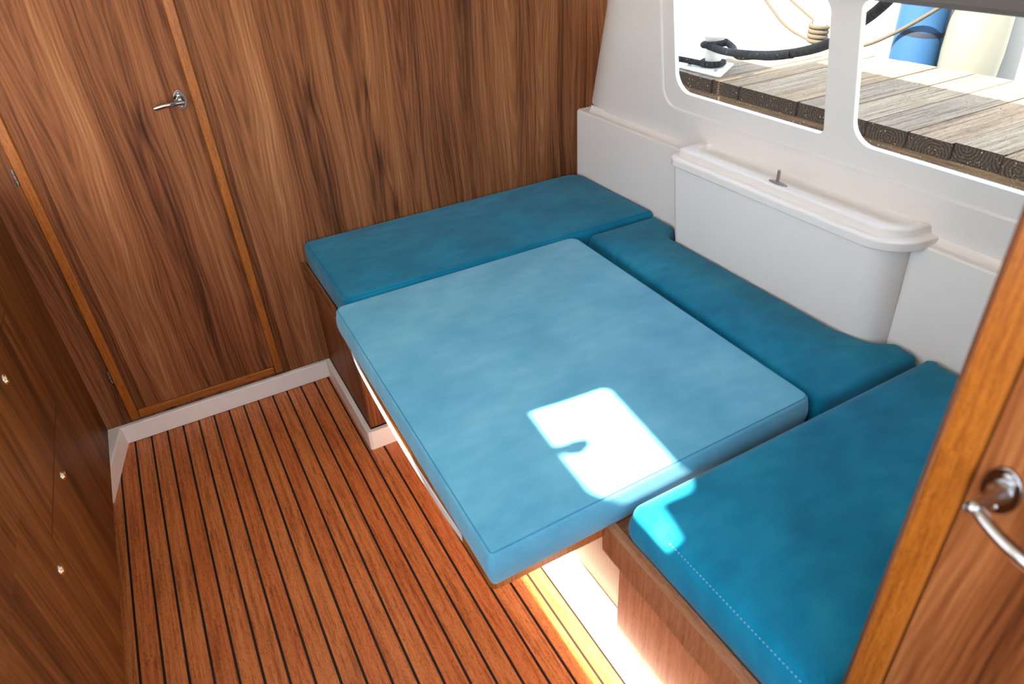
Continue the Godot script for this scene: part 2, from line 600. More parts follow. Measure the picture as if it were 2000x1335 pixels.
# ------------------------------------------------------------------ cushions
# outline in (x, z); rings run from the underside up the sides, over the rounded edge and in to a spine line
func cushion_mesh(outline: PackedVector2Array, y0: float, y1: float, r: float, spine_a: Vector2, spine_b: Vector2, dome: float, seed_: int, bulge: float = 0.006) -> MB:
	var N := outline.size()
	var ccw := not Geometry2D.is_polygon_clockwise(outline)
	var nor := []
	for i in N:
		var m := Vector2.ZERO
		for k in [1, 2]:
			var e: Vector2 = outline[(i + k) % N] - outline[(i + N - k) % N]
			m += e.normalized()
		m = Vector2(m.y, -m.x).normalized()
		nor.append(m if ccw else -m)
	var nz := fnl(seed_, 1.0, 3)
	var prof := [[0.010, 0.0], [0.003, 0.003], [0.0, 0.010]]       # inset, height
	var h := y1 - y0
	for k in range(1, 5):
		var t := k / 5.0
		prof.append([-bulge * sin(t * PI), 0.010 + (h - 0.010 - r) * t])
	for k in range(0, 7):
		var th := PI / 2 * k / 6.0
		prof.append([r * (1 - cos(th)), h - r + r * sin(th)])
	var rows := []
	for p in prof:
		var row := []
		for i in N:
			var q: Vector2 = outline[i] - nor[i] * p[0]
			row.append(Vector3(q.x, y0 + p[1], q.y))
		rows.append(row)
	var inner := []
	for i in N:
		inner.append(outline[i] - nor[i] * r)
	var steps := 14
	for s in range(1, steps + 1):
		var t := float(s) / steps
		var tt := t * t * 0.35 + t * 0.65
		var row := []
		for i in N:
			var p: Vector2 = inner[i]
			var c := Geometry2D.get_closest_point_to_segment(p, spine_a, spine_b)
			var q := p.lerp(c, tt)
			var yy := y1 + dome * (1.0 - (1.0 - tt) * (1.0 - tt)) + 0.0022 * nz.get_noise_2d(q.x * 7.0, q.y * 7.0) * minf(1.0, t * 5.0) + 0.0008 * nz.get_noise_2d(q.x * 40.0 + 9.0, q.y * 18.0) * minf(1.0, t * 5.0)
			row.append(Vector3(q.x, yy, q.y))
		rows.append(row)
	var uvs := []
	for rr in rows.size():
		var ur := []
		for i in N:
			var p: Vector3 = rows[rr][i]
			ur.append(Vector2(p.x + (p.y - y1) * 0.6, p.z + (p.y - y1) * 0.6))
		uvs.append(ur)
	var mb := MB.new()
	var base := mb.v.size()
	mb.surf(rows, true, Vector3.ZERO, false, uvs)
	# orient outwards
	var vote := 0.0
	for i in N:
		var w: Vector2 = nor[i]
		vote += mb.n[base + 4 * N + i].dot(Vector3(w.x, 0, w.y))
	if vote < 0.0:
		for k in mb.n.size():
			mb.n[k] = -mb.n[k]
	mb.ix.clear()
	var C := N
	for rr in rows.size() - 1:
		for c in C:
			var c2 := (c + 1) % C
			mb.quad(rr * C + c, rr * C + c2, (rr + 1) * C + c2, (rr + 1) * C + c)
	for k in range((rows.size() - 2) * N, rows.size() * N):
		mb.n[k] = Vector3.UP
	# underside
	var under := []
	for i in N:
		under.append(mb.vert(rows[0][i], Vector3.DOWN, Vector2(rows[0][i].x, rows[0][i].z)))
	var poly := PackedVector2Array()
	for i in N:
		poly.append(Vector2(rows[0][i].x, rows[0][i].z))
	var ti := Geometry2D.triangulate_polygon(poly)
	for k in range(0, ti.size(), 3):
		mb.tri(under[ti[k]], under[ti[k + 1]], under[ti[k + 2]])
	return mb

# sewn seam following the outline at an inset and height
func seam_mesh(outline: PackedVector2Array, inset: float, y: float, rad: float, from: int, to: int) -> MB:
	var N := outline.size()
	var ccw := not Geometry2D.is_polygon_clockwise(outline)
	var pts := []
	for k in range(from, to + 1):
		var i := k % N
		var e := (outline[(i + 1) % N] - outline[(i + N - 1) % N]).normalized()
		var m := Vector2(e.y, -e.x) if ccw else Vector2(-e.y, e.x)
		var q := outline[i] - m * inset
		pts.append(Vector3(q.x, y, q.y))
	var mb := MB.new()
	mb.tube(pts, rad, 6, true)
	return mb

# ------------------------------------------------------------------ the scene
func _ready() -> void:
	rng.seed = 4
	# --- camera
	var cam := Camera3D.new()
	cam.name = "camera"
	cam.fov = 52.807
	cam.near = 0.05
	cam.far = 200.0
	var at := CameraAttributesPhysical.new()
	at.frustum_focal_length = 24.17
	at.frustum_focus_distance = 2.1
	at.exposure_aperture = 4.0
	at.frustum_near = 0.05
	at.frustum_far = 200.0
	cam.attributes = at
	cam.transform = Transform3D(Basis(Vector3(0.876316, -0.055474, 0.478531), Vector3(0.307242, 0.829454, -0.466485), Vector3(-0.371042, 0.555813, 0.743908)), Vector3(0.375484, 1.463325, 2.143549))
	add_child(cam)
	cam.current = true
	# --- sky, sun, exposure
	var we := WorldEnvironment.new()
	we.name = "world_environment"
	var env := Environment.new()
	env.background_mode = Environment.BG_SKY
	var sky := Sky.new()
	var sm := ProceduralSkyMaterial.new()
	sm.sky_top_color = Color(0.66, 0.75, 0.88)
	sm.sky_horizon_color = Color(0.95, 0.95, 0.94)
	sm.sky_curve = 0.2
	sm.ground_bottom_color = Color(0.55, 0.58, 0.56)
	sm.ground_horizon_color = Color(0.86, 0.90, 0.92)
	sm.sky_energy_multiplier = 1.0
	sm.ground_energy_multiplier = 1.0
	sky.sky_material = sm
	env.sky = sky
	env.background_energy_multiplier = 1.6
	env.tonemap_mode = Environment.TONE_MAPPER_LINEAR
	env.tonemap_exposure = 4.7
	env.sdfgi_enabled = true
	env.ssao_enabled = true
	env.ssil_enabled = true
	we.environment = env
	add_child(we)
	var sun := DirectionalLight3D.new()
	sun.name = "sun"
	sun.light_color = Color(1.0, 0.95, 0.88)
	sun.light_energy = 3.2
	sun.light_angular_distance = 0.53
	sun.shadow_enabled = true
	sun.look_at_from_position(Vector3(-10, 10, 1.2), Vector3(0, 0, 1.2), Vector3.UP)
	add_child(sun)

	make_materials()
	build_shell()
	build_bulkhead_door()
	build_hull_side()
	build_benches_and_table()
	build_cushions()
	build_galley()
	build_near_locker()
	build_outside()

# ------------------------------------------------------------------ shell
const SOLE_X0 := -0.0217
const PITCH := 0.05

func build_shell() -> void:
	# sole: dark caulk bed with teak-look strips
	var fl := structure("floor", "teak strip sole with black caulked seams in the cabin aisle", "floor")
	part("caulk_bed", one_box(Vector3(-0.62, -0.05, -0.02), Vector3(1.80, -0.0025, 2.75), 0.0), M.caulk, fl)
	var kinds := ["teak", "teak_red", "teak", "teak_brown", "teak_pale", "teak_red", "teak_pale", "teak"]
	for k in range(0, 20):
		var a := SOLE_X0 + (k - 1) * PITCH + 0.0030
		var b := SOLE_X0 + k * PITCH - 0.0030
		if k == 19:
			b = 0.9165
		var z0 := 0.004
		if b > 0.70:
			z0 = 0.464
			if a < 0.684:
				part("plank", one_box(Vector3(a, -0.004, 0.004), Vector3(0.687, 0.0, 0.4635), 0.0007, 2, Vector2(0.37 * k, 0.61 * k)), M.teak, fl)
		part("plank", one_box(Vector3(a, -0.004, z0), Vector3(b, 0.0, 2.72), 0.0007, 2, Vector2(0.37 * k, 0.61 * k)), M[kinds[(k * 5 + k / 3) % 8]], fl)
	# bulkhead
	var wb := structure("wall_back", "walnut veneer bulkhead behind the far berth cushion", "wall")
	part("panel", one_box(Vector3(-0.64, -0.05, -0.025), Vector3(2.02, 1.92, 0.0), 0.0), M.walnut, wb)
	var wf := structure("added_wall_front", "added unseen low bulkhead aft that blocks light", "wall")  # added behind the camera to keep light off the lower bulkhead
	part("panel", one_box(Vector3(-0.62, -0.05, 2.72), Vector3(1.80, 0.80, 2.75), 0.004), M.ceiling_lining, wf)
	# port side above the galley counter, with an unseen window, its top stepped to shape the sun beam
	var wl := structure("wall_left", "white lined port side above the galley counter", "wall")
	var mb := MB.new()
	var hole := rounded([Vector2(0.55, 1.04), Vector2(2.30, 1.04), Vector2(2.30, 1.672), Vector2(1.24, 1.672), Vector2(1.04, 1.733), Vector2(0.57, 1.733)], [0.04, 0.04, 0.04, 0.1, 0.1, 0.06], 5)
	mb.cell(Vector2(-0.02, -0.05), Vector2(2.75, 1.92), hole, Vector3(-0.60, 0, 0), Vector3.BACK, Vector3.UP, Vector3.RIGHT)
	mb.cell(Vector2(-0.02, -0.05), Vector2(2.75, 1.92), hole, Vector3(-0.63, 0, 0), Vector3.BACK, Vector3.UP, Vector3.LEFT)
	hole_reveal(mb, hole, Vector3(-0.60, 0, 0), Vector3.BACK, Vector3.UP, Vector3(-0.03, 0, 0))
	part("lining", mb, M.ceiling_lining, wl)
	var w3 := structure("window_3", "unseen window over the galley counter shaped for the sun beam", "window")
	var gp := MB.new()
	gp.prism(hole, Vector3(-0.620, 0, 0), Vector3.BACK, Vector3.UP, Vector3.RIGHT, 0.004)
	part("pane", gp, M.glass, w3)
	# deckhead with an unseen hatch, its outline shaped to cast the table sun patch
	var ce := structure("ceiling", "white lined deckhead over the cabin", "ceiling")
	var dy := 1.87 - 0.536
	var th := 0.012
	var hp := []
	for p in [Vector2(0.899 - th, 1.156), Vector2(1.082, 1.174), Vector2(1.046, 1.499), Vector2(0.964, 1.495), Vector2(0.945, 1.577), Vector2(0.902 - th, 1.572), Vector2(0.905 - th, 1.452), Vector2(0.8785 - th, 1.405)]:
		hp.append(p - Vector2(dy, 0))
	var hh := rounded(hp, [0.003, 0.018, 0.028, 0.006, 0.012, 0.01, 0.02, 0.03], 6)
	var cb := MB.new()
	cb.cell(Vector2(-0.64, -0.025), Vector2(1.86, 2.75), hh, Vector3(0, 1.87, 0), Vector3.RIGHT, Vector3.BACK, Vector3.DOWN)
	cb.cell(Vector2(-0.64, -0.025), Vector2(1.86, 2.75), hh, Vector3(0, 1.87 + th, 0), Vector3.RIGHT, Vector3.BACK, Vector3.UP)
	hole_reveal(cb, hh, Vector3(0, 1.87, 0), Vector3.RIGHT, Vector3.BACK, Vector3(0, th, 0))
	part("lining", cb, M.ceiling_lining, ce)
	# unseen catch added for its shadow in the sun patch: a short neck with a rounded tongue over the opening
	var cx := 0.8796 - dy
	var lt := MB.new()
	lt.tube([Vector3(cx - 0.03, 1.862, 1.280), Vector3(cx + 0.002, 1.862, 1.280), Vector3(cx + 0.020, 1.862, 1.284), Vector3(cx + 0.036, 1.862, 1.293), Vector3(cx + 0.052, 1.862, 1.297), Vector3(cx + 0.068, 1.862, 1.294), Vector3(cx + 0.082, 1.862, 1.288)], [0.020, 0.016, 0.0085, 0.016, 0.020, 0.014, 0.003], 12)
	part("added_shadow_catch", lt, M.chrome, ce)
	# white moulded coamings round the sole
	var cm := MB.new()
	cm.box(Vector3(-0.034, 0.0, 0.0), Vector3(0.7046, 0.069, 0.019), 0.004)
	var bb := part("baseboard_back", cm, M.gelcoat_sole, self)
	tag(bb, "white moulded coaming along the foot of the bulkhead", "baseboard"); bb.set_meta("kind", "structure")
	var cl := MB.new()
	cl.prism(PackedVector2Array([Vector2(-0.06, 0.001), Vector2(0.013, 0.001), Vector2(-0.005, 0.082), Vector2(-0.046, 0.284), Vector2(-0.09, 0.284)]), Vector3(0, 0, 0), Vector3.RIGHT, Vector3.BACK, Vector3.UP, 0.0685, 0.006)
	var bl := part("baseboard_left", cl, M.gelcoat_sole, self)
	tag(bl, "white moulded coaming running under the galley cabinets", "baseboard"); bl.set_meta("kind", "structure")
	var cr := MB.new()
	cr.prism(PackedVector2Array([Vector2(0.686, 0.002), Vector2(0.7046, 0.002), Vector2(0.7046, 0.46), Vector2(0.99, 0.46), Vector2(0.99, 0.479), Vector2(0.698, 0.479), Vector2(0.689, 0.476), Vector2(0.686, 0.467)]), Vector3(0, 0, 0), Vector3.RIGHT, Vector3.BACK, Vector3.UP, 0.0692, 0.004)
	var br := part("baseboard_right", cr, M.gelcoat_sole, self)
	tag(br, "white moulded coaming round the foot of the far bench", "baseboard"); br.set_meta("kind", "structure")
	var cs := MB.new()
	cs.box(Vector3(0.9185, 0.0, 0.479), Vector3(0.9895, 0.069, 2.70), 0.006)
	var bs := part("baseboard_front", cs, M.gelcoat_sole, self)
	tag(bs, "white moulded coaming between the sole and the side locker", "baseboard"); bs.set_meta("kind", "structure")

func hole_reveal(mb: MB, hole: PackedVector2Array, org: Vector3, ea: Vector3, eb: Vector3, depth: Vector3) -> void:
	var N := hole.size()
	var c := Vector2.ZERO
	for p in hole:
		c += p
	c /= N
	var a := []
	var b := []
	var nn := []
	for i in N:
		var p3 := org + ea * hole[i].x + eb * hole[i].y
		a.append(p3); b.append(p3 + depth)
		var e := (hole[(i + 1) % N] - hole[(i + N - 1) % N]).normalized()
		var m := Vector2(-e.y, e.x)
		if m.dot(c - hole[i]) < 0.0:
			m = -m
		nn.append((ea * m.x + eb * m.y).normalized())
	mb.band(a, b, nn, nn)

# lever handle: plate with domed hub and a curved tapering lever. n = out of the door, l = lever direction, u = up
func lever_handle(parent: Node, at: Vector3, n: Vector3, l: Vector3, u: Vector3, s: float = 1.0, droop: float = 0.0) -> void:
	var h := part("handle", handle_plate(at, n, l, u, s), M.chrome, parent)
	h.set_meta("label", "chrome lever handle")
	var hub := MB.new()
	hub.lathe([Vector2(0.0115 * s, 0.002), Vector2(0.0112 * s, 0.008 * s), Vector2(0.0085 * s, 0.014 * s), Vector2(0.0068 * s, 0.020 * s), Vector2(0.0066 * s, 0.036 * s), Vector2(0.0075 * s, 0.041 * s), Vector2(0.006 * s, 0.046 * s), Vector2(0.0, 0.0475 * s)], at, n, 20)
	part("hub", hub, M.chrome, h)
	var lv := MB.new()
	var pts := []
	var rad := []
	for k in 13:
		var t := k / 12.0
		pts.append(at + n * (0.040 * s + 0.010 * s * sin(t * PI)) + l * (0.072 * s * t) + u * (-droop * t * s + 0.005 * s * sin(t * PI * 0.9) - 0.004 * s * t))
		rad.append(s * lerpf(0.0060, 0.0072, t) * (1.0 if k < 12 else 0.55))
	lv.tube(pts, rad, 12)
	part("lever", lv, M.chrome, h)
	for sg in [-1.0, 1.0]:
		var sc := MB.new()
		sc.lathe([Vector2(0.0042 * s, 0.002), Vector2(0.0038 * s, 0.0048 * s), Vector2(0.002 * s, 0.0058 * s), Vector2(0.0, 0.006 * s)], at + u * 0.0185 * s * sg, n, 12)
		part("screw", sc, M.steel, h)

func handle_plate(at: Vector3, n: Vector3, l: Vector3, u: Vector3, s: float) -> MB:
	var poly := PackedVector2Array()
	for k in 32:
		var th := TAU * k / 32
		var yy := sin(th) * 0.027 * s
		var w := 0.0135 * s * pow(absf(cos(th)), 1.15) + 0.0038 * s * absf(cos(th))
		poly.append(Vector2(signf(cos(th)) * w, yy))
	var mb := MB.new()
	mb.prism(poly, at, l, u, n, 0.004 * s, 0.0014 * s)
	return mb

func build_bulkhead_door() -> void:
	var d := structure("door_1", "walnut veneer cabin door edged with orange hardwood trim in the bulkhead", "door")
	part("leaf", one_box(Vector3(0.070, 0.108, 0.001), Vector3(0.5125, 1.80, 0.004), 0.0012), M.walnut_door, d)
	var w := 0.0275
	var tr := [[Vector3(0.0435, 0.0815, 0.0), Vector3(0.0435 + w, 1.83, 0.013), 1], [Vector3(0.511, 0.0815, 0.0), Vector3(0.511 + w, 1.83, 0.013), 1], [Vector3(0.0435 + w, 0.0815, 0.0), Vector3(0.511, 0.0815 + w, 0.0128), 0]]
	for t in tr:
		var q := part("frame_trim", one_box(t[0], t[1], 0.004, t[2], Vector2(rng.randf(), rng.randf())), M.iroko, d)
		q.set_meta("label", "orange hardwood trim strip")
	for y in [0.898, 0.253]:
		var hg := part("hinge", one_box(Vector3(0.0375, y - 0.021, 0.0), Vector3(0.0455, y + 0.021, 0.009), 0.001), M.steel, d)
		for k in 3:
			var kn := MB.new()
			kn.lathe([Vector2(0.0, -0.0062), Vector2(0.0036, -0.0062), Vector2(0.0040, -0.005), Vector2(0.0040, 0.005), Vector2(0.0036, 0.0062), Vector2(0.0, 0.0062)], Vector3(0.0405, y + (k - 1) * 0.0138, 0.0115), Vector3.UP, 12)
			part("knuckle", kn, M.steel, hg)
	lever_handle(d, Vector3(0.482, 1.0175, 0.004), Vector3.BACK, Vector3.LEFT, Vector3.UP, 0.98, 0.002)

# ------------------------------------------------------------------ starboard side
const WALL_A := 12.0      # the window side leans in by this many degrees

func wall_point(z: float, t: float, out: float = 0.0) -> Vector3:
	var a := deg_to_rad(WALL_A)
	return Vector3(1.80 - sin(a) * t + cos(a) * out, 0.77 + cos(a) * t + sin(a) * out, z)

func build_hull_side() -> void:
	var a := deg_to_rad(WALL_A)
	var up := Vector3(-sin(a), cos(a), 0)
	var inn := Vector3(-cos(a), -sin(a), 0)
	var wr := structure("wall_right", "white moulded hull side with a ledge below the windows", "wall")
	# lower lining and ledge
	var lo := MB.new()
	lo.box(Vector3(1.7688, -0.05, -0.002), Vector3(1.83, 0.762, 2.75), 0.007)
	part("lower_lining", lo, M.gelcoat, wr)
	# fillet between ledge and window side
	var rows := []
	for k in 7:
		var th := PI / 2 * k / 6.0
		var r := 0.020
		var row := []
		for j in 2:
			var z := 0.05 + 2.70 * j
			row.append(Vector3(1.7995 + 0.004 - r * (1 - sin(th)) - 0.004 * sin(th), 0.7615 + r * (1 - cos(th)), z))
		rows.append(row)
	var fi := MB.new()
	fi.surf(rows, false, Vector3(-1, 1, 0))
	part("ledge_fillet", fi, M.gelcoat, wr)
	# window side: outer field, recessed panel, two openings
	var org := wall_point(0, 0)
	var panel := rounded([Vector2(0.462, 0.100), Vector2(1.745, 0.094), Vector2(1.745, 0.500), Vector2(0.508, 0.500)], [0.055, 0.055, 0.05, 0.05], 8)
	var w1 := rounded([Vector2(0.527, 0.156), Vector2(1.058, 0.156), Vector2(1.063, 0.466), Vector2(0.556, 0.462)], [0.052, 0.018, 0.034, 0.045], 8)
	var w2 := rounded([Vector2(1.137, 0.157), Vector2(1.690, 0.154), Vector2(1.680, 0.472), Vector2(1.138, 0.468)], [0.052, 0.045, 0.045, 0.020], 8)
	var z_roll0 := 0.16
	var mb := MB.new()
	# field left of the panel is slanted: a quad from the roll to the cell
	var cell_lo := Vector2(0.40, 0.0)
	var cell_hi := Vector2(2.75, 0.62)
	mb.cell(cell_lo, cell_hi, panel, org, Vector3.BACK, up, inn)
	part("window_side", mb, M.gelcoat, wr)
	# forward end of the window side: flat strip, then a roll turning outboard, its edge raked aft with height
	var rl := MB.new()
	var rr := []
	for k in 16:
		var t := 0.62 * k / 15.0
		var y := 0.77 + cos(a) * t
		var zb := 0.155 + (y - 0.77) * 0.50
		var za := -0.040 + (y - 0.757) * 0.555
		var row := []
		row.append(wall_point(0.40, t))
		for s in 3:
			row.append(wall_point(lerpf(0.40, zb, (s + 1) / 3.0), t))
		for s in range(1, 13):
			var th := PI / 2 * s / 12.0
			row.append(wall_point(zb - (zb - za) * sin(th), t, 0.085 * (1 - cos(th))))
		rr.append(row)
	rl.surf(rr, false, inn)
	part("end_roll", rl, M.gelcoat, wr)
	# outboard closing piece behind the roll
	var os := MB.new()
	os.prism(PackedVector2Array([Vector2(1.90, -0.02), Vector2(1.93, -0.02), Vector2(1.838, 0.40), Vector2(1.822, 0.40)]), Vector3(0, 0.70, 0), Vector3.RIGHT, Vector3.BACK, Vector3.UP, 0.70)
	part("outer_skin", os, M.gelcoat, wr)
	# recessed panel with openings, 6 mm outboard
	var dep := 0.006
	var pb := MB.new()
	var lft := Vector2(0.42, 0.06)
	var mid := 1.099
	var porg := wall_point(0, 0, dep)
	pb.cell(lft, Vector2(mid, 0.54), w1, porg, Vector3.BACK, up, inn)
	pb.cell(Vector2(mid, 0.06), Vector2(1.80, 0.54), w2, porg, Vector3.BACK, up, inn)
	hole_reveal(pb, w1, porg, Vector3.BACK, up, -inn * 0.013)
	hole_reveal(pb, w2, porg, Vector3.BACK, up, -inn * 0.013)
	part("window_panel", pb, M.gelcoat, wr)
	# eased step round the panel
	var st := MB.new()
	var A := []
	var B := []
	var NA := []
	var NB := []
	var N := panel.size()
	var cc := Vector2(1.1, 0.3)
	for i in N:
		var e := (panel[(i + 1) % N] - panel[(i + N - 1) % N]).normalized()
		var m := Vector2(-e.y, e.x)
		if m.dot(cc - panel[i]) < 0:
			m = -m
		A.append(wall_point(panel[i].x, panel[i].y))
		B.append(wall_point(panel[i].x + m.x * 0.006, panel[i].y + m.y * 0.006, dep + 0.0002))
		NA.append(inn)
		NB.append((inn * 0.5 + Vector3.BACK * m.x + up * m.y).normalized())
	st.band(A, B, NA, NB)
	part("panel_step", st, M.gelcoat, wr)
	# outside skin of the window side, with the same openings
	var ob := MB.new()
	var oorg := wall_point(0, 0, dep + 0.013)
	ob.cell(Vector2(0.36, -0.02), Vector2(mid, 0.66), w1, oorg, Vector3.BACK, up, -inn)
	ob.cell(Vector2(mid, -0.02), Vector2(2.75, 0.66), w2, oorg, Vector3.BACK, up, -inn)
	part("outer_side", ob, M.gelcoat, wr)
	# upper side above the windows up to the deckhead
	part("upper_side", one_box(Vector3(1.66, 1.34, -0.02), Vector3(1.70, 1.90, 2.75), 0.0), M.ceiling_lining, wr)
	# glazing
	var labels := ["forward window with rounded corners looking out on the jetty bollard", "aft window with rounded corners looking out on the jetty planks"]
	for k in 2:
		var w: PackedVector2Array = [w1, w2][k]
		var wn := structure("window_%d" % (k + 1), labels[k], "window")
		var g := MB.new()
		var grown := PackedVector2Array()
		var c := Vector2.ZERO
		for p in w:
			c += p / w.size()
		for p in w:
			grown.append(p + (p - c).normalized() * 0.004)
		g.prism(grown, wall_point(0, 0, dep + 0.0105), Vector3.BACK, up, inn, 0.004)
		part("pane", g, M.added_dimming_tint, wn)
		# dried splashes on the outside of the glass, thickest low down
		var drop := SphereMesh.new()
		drop.radius = 1.0; drop.height = 2.0; drop.radial_segments = 6; drop.rings = 3
		drop.material = M.salt_spot
		var mm := MultiMesh.new()
		mm.transform_format = MultiMesh.TRANSFORM_3D
		mm.mesh = drop
		var spots := []
		var r := RandomNumberGenerator.new()
		r.seed = 20 + k
		while spots.size() < 480:
			var p := Vector2(r.randf_range(0.53, 1.06) if k == 0 else r.randf_range(1.14, 1.68), 0.158 + 0.17 * pow(r.randf(), 1.4))
			if Geometry2D.is_point_in_polygon(p, w):
				var s := 0.0004 + 0.0010 * pow(r.randf(), 3.0)
				var bs := Basis(Vector3.BACK, up, inn).scaled_local(Vector3(s, s, s * 0.35))
				spots.append(Transform3D(bs, wall_point(p.x, p.y, dep + 0.0108)))
		mm.instance_count = spots.size()
		for i in spots.size():
			mm.set_instance_transform(i, spots[i])
		var mi := MultiMeshInstance3D.new()
		mi.name = "salt_spots"
		mi.multimesh = mm
		mi.set_meta("kind", "stuff")
		wn.add_child(mi, true)
	# grey valance over the windows
	var va := MB.new()
	var vp := PackedVector2Array([Vector2(0.0, 0.478), Vector2(0.030, 0.481), Vector2(0.036, 0.492), Vector2(0.036, 0.62), Vector2(0.0, 0.62)])
	va.prism(vp, wall_point(0.80, 0), inn, up, Vector3.BACK, 1.94)
	var tv := part("trim_1", va, M.valance_vinyl, self)
	tag(tv, "grey padded valance above the aft window", "trim"); tv.set_meta("kind", "structure")
	build_bin()

# moulded storage bin on the hull side: tapering body, lipped rim with a shallow tray
func bin_outline(x_front: float, z0: float, z1: float, x_back: float, r0: float, r1: float) -> PackedVector2Array:
	return densify(rounded([Vector2(x_back, z0), Vector2(x_front, z0), Vector2(x_front, z1), Vector2(x_back, z1)], [0.0, r0, r1, 0.0], 12), 0.03)

func build_bin() -> void:
	var b := thing("storage_bin", "white moulded storage bin with a lipped rim under the windows", "storage bin")
	var rows := []
	var levels := [[0.441, 1.707, 0.648, 1.350], [0.52, 1.703, 0.641, 1.349], [0.60, 1.697, 0.637, 1.347], [0.68, 1.691, 0.634, 1.345], [0.756, 1.686, 0.631, 1.343]]
	for l in levels:
		var row := []
		for p in bin_outline(l[1], l[2], l[3], 1.775, 0.022, 0.066):
			row.append(Vector3(p.x, l[0], p.y))
		rows.append(row)
	var mb := MB.new()
	var n0: int = rows[0].size()
	var c := 999
	for r in rows:
		c = mini(c, r.size())
	for r in rows:
		r.resize(c)
	mb.surf(rows, false)
	fix_out(mb, Vector3(1.79, 0.6, 1.0))
	part("body", mb, M.gelcoat, b)
	# rim: outline swept through a lip profile (offset outwards, height)
	var base := rounded([Vector2(1.825, 0.628), Vector2(1.684, 0.628), Vector2(1.684, 1.350), Vector2(1.825, 1.372)], [0.0, 0.030, 0.085, 0.0], 14)
	base = densify_open(base, 0.03)
	var prof := [[-0.006, 0.7535], [0.006, 0.7535], [0.0088, 0.7550], [0.010, 0.7580], [0.010, 0.7720], [0.0088, 0.7755], [0.005, 0.7775], [-0.004, 0.7785], [-0.0075, 0.7795], [-0.0092, 0.7825], [-0.010, 0.7930], [-0.0112, 0.7970], [-0.0145, 0.7994], [-0.020, 0.8000], [-0.026, 0.8000]]
	var rr := []
	for p in prof:
		var row := []
		for i in base.size():
			var q := offset_open(base, i, p[0])
			row.append(Vector3(minf(q.x, 1.812), p[1], q.y))
		rr.append(row)
	var rm := MB.new()
	rm.surf(rr, false)
	fix_out(rm, Vector3(1.80, 0.74, 1.0))
	part("rim", rm, M.gelcoat, b)
	# top of the lid with the shallow slot in it
	var tp := MB.new()
	var slot := rounded([Vector2(1.727, 0.672), Vector2(1.794, 0.662), Vector2(1.794, 1.335), Vector2(1.727, 1.318)], [0.030, 0.016, 0.020, 0.034], 9)
	var topo := PackedVector2Array()
	for i in base.size():
		var q := offset_open(base, i, -0.026)
		topo.append(Vector2(minf(q.x, 1.812), q.y))
	ring_fill(tp, topo, slot, 0.800)
	part("lid", tp, M.gelcoat, b)
	var tray := MB.new()
	var ra := []
	for l in [[0.0, 0.800], [0.0012, 0.7992], [0.003, 0.796], [0.006, 0.787], [0.012, 0.784]]:
		var row := []
		for i in slot.size():
			var e := (slot[(i + 1) % slot.size()] - slot[(i + slot.size() - 1) % slot.size()]).normalized()
			var m := Vector2(-e.y, e.x)
			if m.dot(Vector2(1.757, clampf(slot[i].y, 0.70, 1.30)) - slot[i]) < 0:
				m = -m
			var q: Vector2 = slot[i] + m * l[0]
			row.append(Vector3(q.x, l[1], q.y))
		ra.append(row)
	tray.surf(ra, true, Vector3.UP)
	var bp := PackedVector2Array()
	for q in ra[-1]:
		bp.append(Vector2(q.x, q.z))
	var ti := Geometry2D.triangulate_polygon(bp)
	var b0 := tray.v.size()
	for q in ra[-1]:
		tray.vert(q, Vector3.UP, Vector2(q.x, q.z))
	for k in range(0, ti.size(), 3):
		tray.tri(b0 + ti[k], b0 + ti[k + 1], b0 + ti[k + 2])
	part("tray", tray, M.gelcoat, b)
	# small steel pin fitting on the rim
	var pin := thing("pin_fitting", "small steel pin on an oval plate screwed to the storage bin rim", "fitting")
	var pl := MB.new()
	var oval := PackedVector2Array()
	for k in 24:
		var th := TAU * k / 24
		oval.append(Vector2(cos(th) * 0.0075, sin(th) * 0.029))
	pl.prism(oval, Vector3(1.7145, 0.8000, 1.000), Vector3.RIGHT, Vector3.BACK, Vector3.UP, 0.003, 0.001)
	part("plate", pl, M.steel, pin)
	var pn := MB.new()
	pn.lathe([Vector2(0.0052, 0.0), Vector2(0.0042, 0.002), Vector2(0.0040, 0.030), Vector2(0.0030, 0.0315), Vector2(0.0, 0.0316)], Vector3(1.7145, 0.8028, 0.998), Vector3.UP, 16)
	part("pin", pn, M.steel, pin)
	for sg in [-1.0, 1.0]:
		var sc := MB.new()
		sc.lathe([Vector2(0.0034, 0.0), Vector2(0.003, 0.0012), Vector2(0.0, 0.0016)], Vector3(1.7145, 0.8028, 1.000 + sg * 0.019), Vector3.UP, 10)
		part("screw", sc, M.steel, pin)

func densify_open(poly: PackedVector2Array, step: float) -> PackedVector2Array:
	var out := PackedVector2Array()
	for i in poly.size() - 1:
		var k := maxi(1, int(ceil(poly[i].distance_to(poly[i + 1]) / step)))
		for j in k:
			out.append(poly[i].lerp(poly[i + 1], float(j) / k))
	out.append(poly[-1])
	return out

func offset_open(poly: PackedVector2Array, i: int, d: float) -> Vector2:
	var e := (poly[mini(i + 1, poly.size() - 1)] - poly[maxi(i - 1, 0)]).normalized()
	var m := Vector2(e.y, -e.x)
	if m.dot(poly[i] - Vector2(1.80, clampf(poly[i].y, 0.75, 1.25))) < 0:
		m = -m
	return poly[i] + m * d

func fix_out(mb: MB, centre: Vector3) -> void:
	var vote := 0.0
	for k in mb.v.size():
		vote += mb.n[k].dot(mb.v[k] - centre)
	if vote >= 0.0:
		return
	for k in mb.n.size():
		mb.n[k] = -mb.n[k]
	var old := mb.ix
	mb.ix = PackedInt32Array()
	for k in range(0, old.size(), 3):
		mb.tri(old[k], old[k + 1], old[k + 2])

